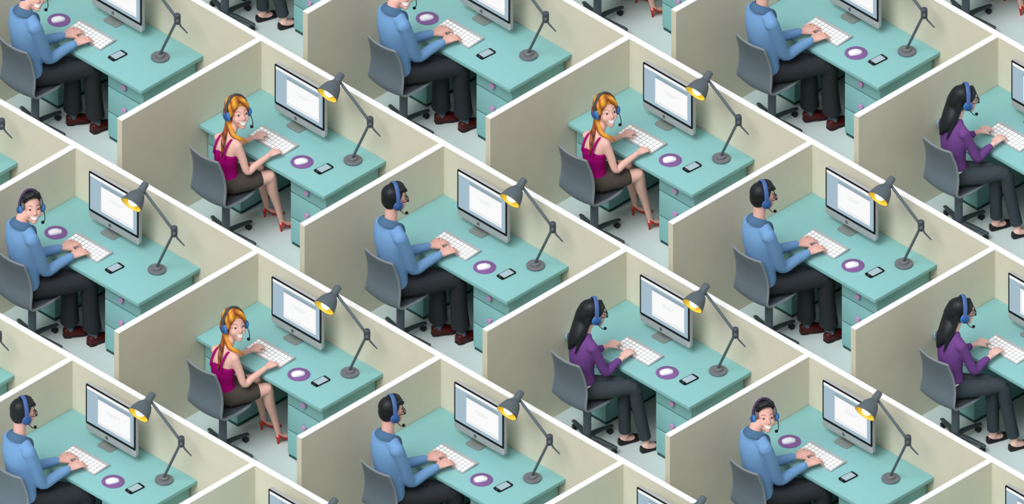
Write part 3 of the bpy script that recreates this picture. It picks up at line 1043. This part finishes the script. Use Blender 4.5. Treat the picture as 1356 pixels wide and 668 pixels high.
def red_haired():
    root = empty('person')
    bx, bd = 0.565, 0.973
    off = Vector((-bx, bd, 0))
    X = 0.565
    hc, yaw, pitch, roll = P(X + 0.0, 0.838, 1.222), 106, 18, -3
    H = head_matrix(hc, yaw, pitch, roll, 1.10)
    skin = M['skinB']
    rows = [(0.985, 0.585, 0.128, 0.105), (0.975, 0.66, 0.112, 0.090), (0.97, 0.74, 0.092, 0.074), (0.972, 0.84, 0.102, 0.080), (0.972, 0.92, 0.110, 0.078), (0.955, 0.985, 0.104, 0.062), (0.93, 1.025, 0.075, 0.05), (0.91, 1.05, 0.042, 0.042)]
    hipR, hipL = P(0.640, 0.985, 0.612), P(0.492, 0.985, 0.612)
    kneeR, ankR = P(0.792, 0.690, 0.622), P(0.782, 0.552, 0.125)
    kneeL, ankL = P(0.655, 0.675, 0.640), P(0.560, 0.500, 0.125)
    shR, elR, wrR, tipR = P(0.664, 0.940, 0.990), P(0.752, 0.912, 0.758), P(0.776, 0.682, 0.822), P(0.785, 0.552, 0.800)
    shL, elL, wrL, tipL = P(0.474, 0.965, 0.990), P(0.430, 0.815, 0.79), P(0.512, 0.590, 0.822), P(0.522, 0.462, 0.800)
    heelR, toeR = P(0.786, 0.562, 0), P(0.806, 0.402, 0)
    heelL, toeL = P(0.545, 0.512, 0), P(0.625, 0.372, 0)
    b = bmesh.new()
    torso(b, rows, X)
    limb(b, [P(X, 0.925, 1.02), P(X, 0.895, 1.08), hc + H.to_3x3() @ Vector((0, -0.02, -0.05))], [0.045, 0.040, 0.045])
    merge(b, in_head(lambda t: head_shape(t, True), H))
    for hip, kn, an, heel, toe in ((hipR, kneeR, ankR, heelR, toeR), (hipL, kneeL, ankL, heelL, toeL)):
        mid = kn.lerp(an, 0.30)
        back = Vector((0, -0.010, 0))
        limb(b, [hip, hip.lerp(kn, 0.5), hip.lerp(kn, 0.9), kn, mid + back, kn.lerp(an, 0.65), an, heel.lerp(toe, 0.12) + Vector((0, 0, 0.085))],
             [0.082, 0.070, 0.056, 0.052, 0.046, 0.034, 0.0255, 0.026])
        h3, t3 = heel + Vector((0, 0, 0.085)), toe + Vector((0, 0, 0.02))
        tube(b, [h3.lerp(t3, 0.08), h3.lerp(t3, 0.4), h3.lerp(t3, 0.7), h3.lerp(t3, 0.95)], [0.024, (0.026, 0.022), (0.028, 0.015), (0.02, 0.010)], 12, side=(t3 - h3).cross(Vector((0, 0, 1))))
    for sh, el, wr, tip, rt in ((shR, elR, wrR, tipR, True), (shL, elL, wrL, tipL, False)):
        limb(b, [sh, sh.lerp(el, 0.5), el, el.lerp(wr, 0.35), wr], [0.039, 0.035, 0.029, 0.030, 0.020])
        nb = P(X, 0.930, 1.03)
        limb(b, [nb, nb.lerp(sh, 0.5) + Vector((0, 0, 0.006)), sh], [0.040, 0.040, 0.036])
        hand(b, wr, tip, rt, 0.84)
    me = fused(b, 0.005, 4, off)
    to_obj('body', me, skin, root, 180)
    # --- camisole
    b = bmesh.new()
    torso(b, [(0.985, 0.60, 0.134, 0.110), (0.975, 0.66, 0.120, 0.098), (0.97, 0.74, 0.100, 0.083), (0.972, 0.83, 0.110, 0.088), (0.974, 0.895, 0.116, 0.087)], X, n=24)
    ct = to_obj('camisole', fused(b, 0.007, 2, off), M['top'], root, 180)
    for s in (-1, 1):
        b = bmesh.new()
        xs = X + s * 0.058
        pts = spline([P(xs, 1.056, 0.90), P(xs, 1.048, 0.95), P(xs, 1.018, 1.005), P(xs - s * 0.002, 0.972, 1.038), P(xs, 0.925, 1.03), P(xs, 0.885, 0.98), P(xs, 0.878, 0.90)], 4)
        tube(b, [Vector(p) for p in pts], [(0.0115, 0.007)] * len(pts), 8, side=(1, 0, 0))
        obj('strap', b, M['top'], ct, off=off, angle=70)
    # --- skirt
    b = bmesh.new()
    ell(b, P(X, 0.985, 0.625), (0.150, 0.118, 0.085))
    kR, kL = hipR.lerp(kneeR, 0.66), hipL.lerp(kneeL, 0.66)
    for hip, kn in ((hipR, kR), (hipL, kL)):
        limb(b, [hip, hip.lerp(kn, 0.5), kn], [0.085, 0.080, 0.074])
    hm, km = (hipR + hipL) / 2, (kR + kL) / 2
    sd = (kR - kL).normalized()
    tube(b, [hm, hm.lerp(km, 0.5), km], [(0.10, 0.080), (0.095, 0.076), (0.085, 0.068)], 16, side=sd)
    to_obj('skirt', fused(b, 0.007, 3, off), M['skirt'], root, 180)
    # --- high heels
    for heel, toe in ((heelR, toeR), (heelL, toeL)):
        f = (toe - heel).normalized()
        s = f.cross(Vector((0, 0, 1)))
        L = (toe - heel).length
        b = bmesh.new()
        prof = spline([(-0.02, 0.024, 0.112, 0.066), (0.06, 0.031, 0.104, 0.062), (0.25, 0.029, 0.072, 0.048), (0.5, 0.030, 0.040, 0.020), (0.72, 0.034, 0.036, 0.004), (0.9, 0.030, 0.034, 0.002), (1.06, 0.010, 0.018, 0.004)], 4)
        rings = []
        for u, w, top, bot in prof:
            c = heel + f * (L * u)
            rings.append([b.verts.new(Vector((c.x, c.y, 0)) + s * (w * math.copysign(abs(math.cos(q)) ** 0.6, math.cos(q))) + Vector((0, 0, bot + (top - bot) * (0.5 + 0.5 * math.sin(q))))) for q in (2 * PI * j / 14 for j in range(14))])
        for A, B in zip(rings, rings[1:]):
            for j in range(14):
                b.faces.new((A[j], A[(j + 1) % 14], B[(j + 1) % 14], B[j]))
        b.faces.new(rings[0])
        b.faces.new(rings[-1])
        sh = obj('high_heel_shoe', b, M['red'], root, off=off, angle=60)
        b = bmesh.new()
        hb = heel + f * 0.006
        tube(b, [hb + Vector((0, 0, 0.078)), hb + Vector((0, 0, 0.05)) - f * 0.002, hb + Vector((0, 0, 0.0))], [0.022, 0.0125, 0.0075], 10, cap='flat')
        obj('heel', b, M['red'], sh, off=off)
    # --- hair: crown, side fringe, locks
    b = bmesh.new()

    def crown(t):
        ell(t, (0, -0.022, 0.050), (0.083, 0.094, 0.088))
        ell(t, (0, -0.052, -0.008), (0.070, 0.058, 0.080))
        tube(t, [(0.012, 0.045, 0.118), (0.045, 0.066, 0.092), (0.068, 0.055, 0.045), (0.076, 0.028, -0.01)], [0.022, 0.026, 0.020, 0.008], 10)
        tube(t, [(0.012, 0.045, 0.118), (-0.030, 0.066, 0.098), (-0.060, 0.060, 0.060), (-0.074, 0.036, 0.01)], [0.020, 0.018, 0.014, 0.006], 10)
    merge(b, in_head(crown, H))
    Hi = H
    sR = Vector((0, 0, 0))

    def hp(x, y, z):
        return H @ Vector((x, y, z))
    # long lock falling in front of the right shoulder
    l1 = [hp(0.070, -0.03, -0.03), hp(0.066, -0.03, -0.09), P(X + 0.055, 0.945, 1.075), P(X + 0.105, 0.895, 1.035), P(X + 0.130, 0.850, 0.985)]
    tube(b, [Vector(p) for p in spline(l1, 4)], [r for (r,) in spline([(0.030,), (0.028,), (0.022,), (0.016,), (0.004,)], 4)], 10)
    to_obj('hair', fused(b, 0.006, 2, off), M['orange'], root, 180)
    b = bmesh.new()
    l2 = [hp(0.045, -0.085, 0.03), hp(0.05, -0.100, -0.03), hp(0.04, -0.098, -0.09), P(X + 0.02, 1.025, 1.045), P(X + 0.045, 1.060, 0.965), P(X + 0.03, 1.066, 0.90)]
    tube(b, [Vector(p) for p in spline(l2, 4)], [r for (r,) in spline([(0.022,), (0.028,), (0.026,), (0.018,), (0.011,), (0.003,)], 4)], 10)
    l3 = [hp(-0.01, -0.115, 0.02), hp(0.0, -0.112, -0.04), hp(-0.005, -0.098, -0.10), P(X - 0.035, 1.0, 1.06)]
    tube(b, [Vector(p) for p in spline(l3, 4)], [r for (r,) in spline([(0.022,), (0.028,), (0.022,), (0.006,)], 4)], 10)
    l4 = [hp(-0.012, -0.125, 0.055), hp(0.0, -0.165, 0.035), hp(0.01, -0.185, -0.02), hp(0.012, -0.178, -0.075)]
    tube(b, [Vector(p) for p in spline(l4, 4)], [r for (r,) in spline([(0.012,), (0.012,), (0.009,), (0.003,)], 4)], 8)
    obj('hair_locks', b, M['auburn'], root, off=off, angle=70, label='dark auburn loose locks')
    b = bmesh.new()
    ell(b, hp(-0.004, -0.122, 0.052), (0.020, 0.020, 0.020), None, 14, 10)
    obj('hair_tie', b, M['tie'], root, off=off, angle=80, label='mauve hair tie')
    headset(root, H, M['headgrey'], M['cupblue'], -1, off)
    face(root, H, me, off, True, M['auburn'])
    return root


def black_haired():
    root = empty('person')
    bx, bd = 0.475, 0.93
    off = Vector((-bx, bd, 0))
    X = 0.475
    hc, yaw, pitch, roll = P(X + 0.01, 0.862, 1.293), 30, -6, 0
    H = head_matrix(hc, yaw, pitch, roll, 1.06)
    skin = M['skinC']
    rows = [(0.985, 0.59, 0.130, 0.100), (0.982, 0.68, 0.108, 0.086), (0.98, 0.77, 0.098, 0.080), (0.988, 0.88, 0.110, 0.088), (0.99, 0.98, 0.120, 0.084), (0.98, 1.06, 0.112, 0.070), (0.965, 1.105, 0.075, 0.052), (0.955, 1.13, 0.043, 0.042)]
    hipR, hipL = P(0.555, 0.985, 0.612), P(0.400, 0.985, 0.612)
    kneeR, ankR = P(0.805, 0.722, 0.640), P(0.860, 0.640, 0.095)
    kneeL, ankL = P(0.705, 0.740, 0.630), P(0.672, 0.690, 0.095)
    shR, elR, wrR, tipR = P(0.592, 0.985, 1.062), P(0.640, 0.880, 0.790), P(0.628, 0.672, 0.826), P(0.590, 0.510, 0.800)
    shL, elL, wrL, tipL = P(0.365, 0.990, 1.062), P(0.352, 0.855, 0.80), P(0.424, 0.640, 0.826), P(0.436, 0.512, 0.800)
    heelR, toeR = P(0.858, 0.690, 0), P(0.908, 0.500, 0)
    heelL, toeL = P(0.652, 0.740, 0), P(0.706, 0.545, 0)
    b = bmesh.new()
    torso(b, [(0.975, 0.64, 0.112, 0.088)] + rows[1:], X, grow=-0.010)
    limb(b, [P(X, 0.962, 1.10), P(X, 0.935, 1.17), hc + H.to_3x3() @ Vector((0, -0.02, -0.05))], [0.046, 0.040, 0.045])
    merge(b, in_head(lambda t: head_shape(t, True), H))
    for hip, kn, an, heel, toe in ((hipR, kneeR, ankR, heelR, toeR), (hipL, kneeL, ankL, heelL, toeL)):
        limb(b, [hip.lerp(kn, 0.28), hip.lerp(kn, 0.5), kn, kn.lerp(an, 0.35), an], [0.060, 0.060, 0.048, 0.046, 0.032])
        foot_shape(b, heel, toe, [(0.06, 0.022, 0.065, 0.012), (0.32, 0.030, 0.080, 0.012), (0.65, 0.034, 0.048, 0.010), (0.92, 0.028, 0.026, 0.010)])
        tube(b, [an, heel.lerp(toe, 0.26) + Vector((0, 0, 0.045))], [0.033, 0.032], 12)
    for sh, el, wr, tip, rt in ((shR, elR, wrR, tipR, True), (shL, elL, wrL, tipL, False)):
        limb(b, [sh, sh.lerp(el, 0.5), el, el.lerp(wr, 0.35), wr], [0.040, 0.034, 0.028, 0.028, 0.020])
        hand(b, wr, tip, rt, 0.86)
    me = fused(b, 0.005, 2, off)
    to_obj('body', me, skin, root, 180)
    # --- jumper
    b = bmesh.new()
    torso(b, [(0.982, 0.685, 0.118, 0.096)] + [(r[0], r[1], r[2] + 0.006, r[3] + 0.006) for r in rows[2:-1]], X)
    for sh, el, wr in ((shR, elR, wrR), (shL, elL, wrL)):
        ell(b, sh, (0.047, 0.050, 0.046))
        limb(b, [P(X, 0.965, 1.09), P(X, 0.968, 1.095).lerp(sh, 0.5) + Vector((0, 0, 0.006)), sh], [0.046, 0.048, 0.045])
        limb(b, [sh, sh.lerp(el, 0.5), el, el.lerp(wr, 0.4), el.lerp(wr, 0.74)], [0.047, 0.043, 0.040, 0.037, 0.031])
    to_obj('jumper', fused(b, 0.007, 7, off), M['purple'], root, 180)
    b = bmesh.new()
    torso(b, [(0.985, 0.61, 0.142, 0.110), (0.984, 0.65, 0.128, 0.102), (0.982, 0.69, 0.112, 0.090)], X)
    obj('shirt_hem', b, M['white'], root, off=off, angle=60, label='white shirt showing under the jumper')
    # --- trousers
    b = bmesh.new()
    ell(b, P(X, 0.985, 0.615), (0.140, 0.108, 0.068))
    for hip, kn, an in ((hipR, kneeR, ankR), (hipL, kneeL, ankL)):
        ell(b, hip, (0.078, 0.092, 0.074))
        limb(b, [hip, hip.lerp(kn, 0.5), kn + Vector((0, -0.008, 0)), kn.lerp(an, 0.3), kn.lerp(an, 0.65), kn.lerp(an, 0.95)], [0.080, 0.074, 0.060, 0.055, 0.052, 0.052], cap='flat')
    to_obj('trousers', fused(b, 0.006, 3, off), M['trousers2'], root, 50)
    # --- flat shoes: low cup that leaves the instep bare
    for heel, toe in ((heelR, toeR), (heelL, toeL)):
        b = bmesh.new()
        foot_shape(b, heel, toe, [(-0.02, 0.018, 0.052, 0.0), (0.04, 0.032, 0.058, 0.0), (0.25, 0.037, 0.044, 0.0), (0.5, 0.039, 0.036, 0.0), (0.72, 0.043, 0.046, 0.0), (0.9, 0.036, 0.040, 0.0), (1.0, 0.016, 0.026, 0.002)])
        obj('flat_shoe', b, M['flat'], root, off=off, angle=60)
    # --- long black hair
    b = bmesh.new()

    def crown(t):
        ell(t, (0, -0.020, 0.046), (0.079, 0.088, 0.083))
        ell(t, (0, -0.040, -0.01), (0.074, 0.066, 0.090))
        tube(t, [(0.0, 0.045, 0.108), (0.040, 0.056, 0.082), (0.064, 0.040, 0.045), (0.073, 0.012, 0.005)], [0.014, 0.017, 0.015, 0.010], 10)
        tube(t, [(0.0, 0.045, 0.108), (-0.040, 0.056, 0.082), (-0.064, 0.040, 0.045), (-0.073, 0.012, 0.005)], [0.014, 0.017, 0.015, 0.010], 10)
    merge(b, in_head(crown, H))

    def hp(x, y, z):
        return H @ Vector((x, y, z))
    tail = [hp(0.0, -0.055, 0.06), hp(0.0, -0.078, 0.0), hp(-0.004, -0.088, -0.06), P(X - 0.028, 1.015, 1.165), P(X - 0.036, 1.065, 1.10), P(X - 0.050, 1.094, 1.02)]
    data = spline([tuple(p) + r for p, r in zip(tail, ((0.074, 0.060), (0.077, 0.060), (0.078, 0.056), (0.072, 0.044), (0.054, 0.026), (0.010, 0.008)))], 4)
    tube(b, [Vector(d[:3]) for d in data], [(d[3], d[4]) for d in data], 18, side=(1, 0, 0))
    lk = [hp(0.050, -0.06, -0.02), hp(0.056, -0.075, -0.08), P(X + 0.025, 1.020, 1.13), P(X + 0.025, 1.085, 1.03), P(X + 0.02, 1.098, 1.0)]
    tube(b, [Vector(p) for p in spline(lk, 4)], [r for (r,) in spline([(0.034,), (0.034,), (0.028,), (0.010,), (0.003,)], 4)], 10)
    to_obj('hair', fused(b, 0.006, 12, off), M['hairblack'], root, 180)
    headset(root, H, M['headblue'], M['cupblue'], 1, off)
    specs(root, H, off)
    face(root, H, me, off, False, M['hairblack'])
    return root


# ------------------------------------------------------------------ the setting
def origin(i, j):
    return Vector((i * LA, -j * LB, 0))


b = bmesh.new()
box(b, -9, 13, -10, 9, -0.05, 0.0)
fl = obj('floor', b, M['floor'], kind='structure')
fl['label'] = 'pale blue grey office floor under all the cubicles'
fl['category'] = 'floor'

ROWNAMES = {-3: 'tan back wall of the two cubicles cut off at the top right', -2: 'tan long partition crossing the top right corner',
            -1: 'tan long partition running from the top edge to the right edge', 0: 'tan long partition running down through the middle of the office',
            1: 'tan long partition running from the left edge to the bottom edge', 2: 'tan long partition crossing the bottom left corner'}
ROWSPAN = {-3: (-2.0, 2.0), -2: (-2.0, 2.4), -1: (-3.0, 3.0), 0: (-3.0, 4.0), 1: (-3.0, 4.0), 2: (-3.0, 3.0)}


def wall(name, x0, x1, d0, d1, label):
    b = bmesh.new()
    box(b, x0, x1, d0, d1, 0.0, WALL_H - 0.004)
    w = obj(name, b, M['wall'], kind='structure')
    w['label'] = label
    w['category'] = 'partition'
    b = bmesh.new()
    box(b, x0, x1, d0, d1, WALL_H - 0.004, WALL_H)
    obj('top_cap', b, M['cap'], w, label='white top edge')
    return w


for j, (i0, i1) in ROWSPAN.items():
    wall('wall_back', i0 * LA, i1 * LA, j * LB - WALL_T, j * LB, ROWNAMES[j])

# ------------------------------------------------------------------ the cubicles
RED, BLK, SML, GLS = 'red', 'black', 'smile', 'glasses'
LOOK = {RED: 'red-haired woman', BLK: 'black-haired woman', SML: 'smiling man', GLS: 'man in glasses'}
WEAR = {RED: 'red-haired woman in magenta top and brown skirt typing', BLK: 'black-haired woman in purple jumper and glasses typing',
        SML: 'smiling man in blue jacket looking out of cubicle', GLS: 'dark-haired man in blue jacket and glasses typing'}
ALL = ('desk', 'monitor', 'keyboard', 'pad', 'mouse', 'phone', 'lamp', 'chair', 'person')
# (i, j, who, where it is, things in view)
CUBES = [
    (-2, -1, BLK, 'at top edge, left', ('desk', 'chair', 'person')),
    (-1, -2, RED, 'at top edge, right of centre', ('desk', 'chair', 'person')),
    (0, -3, RED, 'at top right corner', ('desk', 'chair', 'person')),
    (-2, 0, SML, 'at top left corner', ALL),
    (-1, -1, SML, 'at top edge, centre', ALL),
    (0, -2, GLS, 'at top edge, right', ALL),
    (-2, 1, None, 'at left edge, upper', ('desk', 'lamp')),
    (-1, 0, RED, 'upper left', ALL),
    (0, -1, RED, 'upper right', ALL),
    (1, -2, BLK, 'at right edge, upper', ('desk', 'monitor', 'keyboard', 'chair', 'person')),
    (-1, 1, SML, 'at left edge', ALL),
    (0, 0, GLS, 'in the middle', ALL),
    (1, -1, GLS, 'right of the middle', ALL),
    (-1, 2, None, 'at left edge, lower', ('desk', 'lamp')),
    (0, 1, RED, 'lower left', ALL),
    (1, 0, BLK, 'lower middle', ALL),
    (2, -1, BLK, 'at right edge, lower', ('desk', 'monitor', 'keyboard', 'chair', 'person')),
    (0, 2, GLS, 'at bottom left corner', ALL),
    (1, 1, GLS, 'at bottom edge, centre', ALL),
    (2, 0, SML, 'at bottom right', ALL),
    (1, 2, None, 'at bottom edge, left', ('desk', 'monitor', 'lamp')),
    (2, 1, None, 'at bottom edge, right of centre', ('desk', 'monitor', 'lamp')),
    (3, 0, None, 'at bottom right corner', ('desk', 'monitor')),
]
CHAIR_AT = {RED: (0.565, 0.973), BLK: (0.475, 0.93), SML: (0.478, 0.98), GLS: (0.478, 0.98)}
PERSON = {RED: red_haired, BLK: black_haired, SML: lambda: man(True), GLS: lambda: man(False)}

SEEN = {(-2, -1): ('woman in black flats', 'woman in dark trousers and black flats, only her legs in view,'),
        (-1, -2): ('woman in red heels', 'bare-legged woman in red heels, only her feet in view,'),
        (0, -3): ('woman in red heels', 'bare-legged woman in red heels, only her feet in view,'),
        (0, -2): ('man with head cut off', 'man in blue jacket typing, head cut off by the photo,')}
for i, j, who, where, items in CUBES:
    o = origin(i, j)
    look, wear = SEEN.get((i, j), (LOOK.get(who), WEAR.get(who)))
    of = (f'of the {look} {where}' if who else f'in the cut-off cubicle {where}')
    wall('wall_side', o.x - WALL_T, o.x, j * LB, j * LB + SIDE_LEN, f'tan side partition left of desk {of}')
    if 'desk' in items:
        place('desk', build_desk, o, f'teal desk {of}', 'desk', 'teal desks in the cubicles')
    if 'monitor' in items:
        place('monitor', build_monitor, o + P(0.651, 0.15, DESK_Z), f'silver monitor on desk {of}', 'monitor', 'monitors on the desks')
    if 'keyboard' in items:
        place('keyboard', build_keyboard, o + P(0.6, 0.465, DESK_Z), f'white keyboard under the hands {of}', 'keyboard', 'keyboards on the desks')
    if 'pad' in items:
        pd = P(0.258, 0.485, DESK_Z) if who == SML else P(0.973, 0.502, DESK_Z)
        place('pad', build_mouse_pad, o + pd, f'round purple mouse pad {of}', 'mouse pad', 'purple mouse pads')
        place('mouse', build_mouse, o + pd + Vector((-0.003, -0.004, 0.005)), f'white mouse on pad {of}', 'mouse', 'computer mice on the pads')
    if 'phone' in items:
        place('phone', build_phone, o + (P(0.956, 0.505, DESK_Z) if who == SML else P(1.17, 0.448, DESK_Z)), f'black mobile phone on desk {of}', 'phone', 'phones on the desks')
    if 'lamp' in items:
        place('lamp', build_lamp, o + (P(1.22, 0.278, DESK_Z) if who == SML else P(LX, LD, DESK_Z)), f'grey jointed desk lamp {of}', 'lamp', 'desk lamps')
    if 'chair' in items:
        c = CHAIR_AT[who]
        place('chair', build_chair, o + P(c[0], c[1], 0), f'grey office chair under the {look} {where}', 'chair', 'office chairs in the cubicles')
    if 'person' in items:
        c = CHAIR_AT[who]
        place('person_' + who, PERSON[who], o + P(c[0], c[1], 0), f'{wear} {where}', 'person', 'call centre workers')

# ------------------------------------------------------------------ light
w = bpy.data.worlds.new('daylight')
SC.world = w
w.use_nodes = True
bg = w.node_tree.nodes['Background']
bg.inputs['Color'].default_value = (1.0, 1.0, 1.0, 1)
bg.inputs['Strength'].default_value = 0.46
sun = bpy.data.lights.new('sun', 'SUN')
sun.energy = 2.75
sun.angle = math.radians(35)
so = bpy.data.objects.new('sun', sun)
COL.objects.link(so)
so.rotation_euler = Vector((0.15, -0.59, 0.80)).to_track_quat('Z', 'Y').to_euler()

# ------------------------------------------------------------------ camera: parallel view down the two floor axes
cam = bpy.data.cameras.new('camera')
cam.type = 'ORTHO'
cam.ortho_scale = 1356 / S
cam.clip_end = 100
co = bpy.data.objects.new('camera', cam)
COL.objects.link(co)
aim_z = 0.6
u = 90.2 / KX
q = (140.8 - KZ * (WALL_H - aim_z)) / KY
aim = P((q + u) / 2, (q - u) / 2, aim_z)
v = Vector((1, -1, 1)).normalized()
co.location = aim + v * 25
co.rotation_euler = v.to_track_quat('Z', 'Y').to_euler()
SC.camera = co

SC.view_settings.view_transform = 'Standard'
SC.view_settings.look = 'None'
SC.view_settings.gamma = 1.0
SC.view_settings.exposure = 0.0
SC.view_settings.use_curve_mapping = False
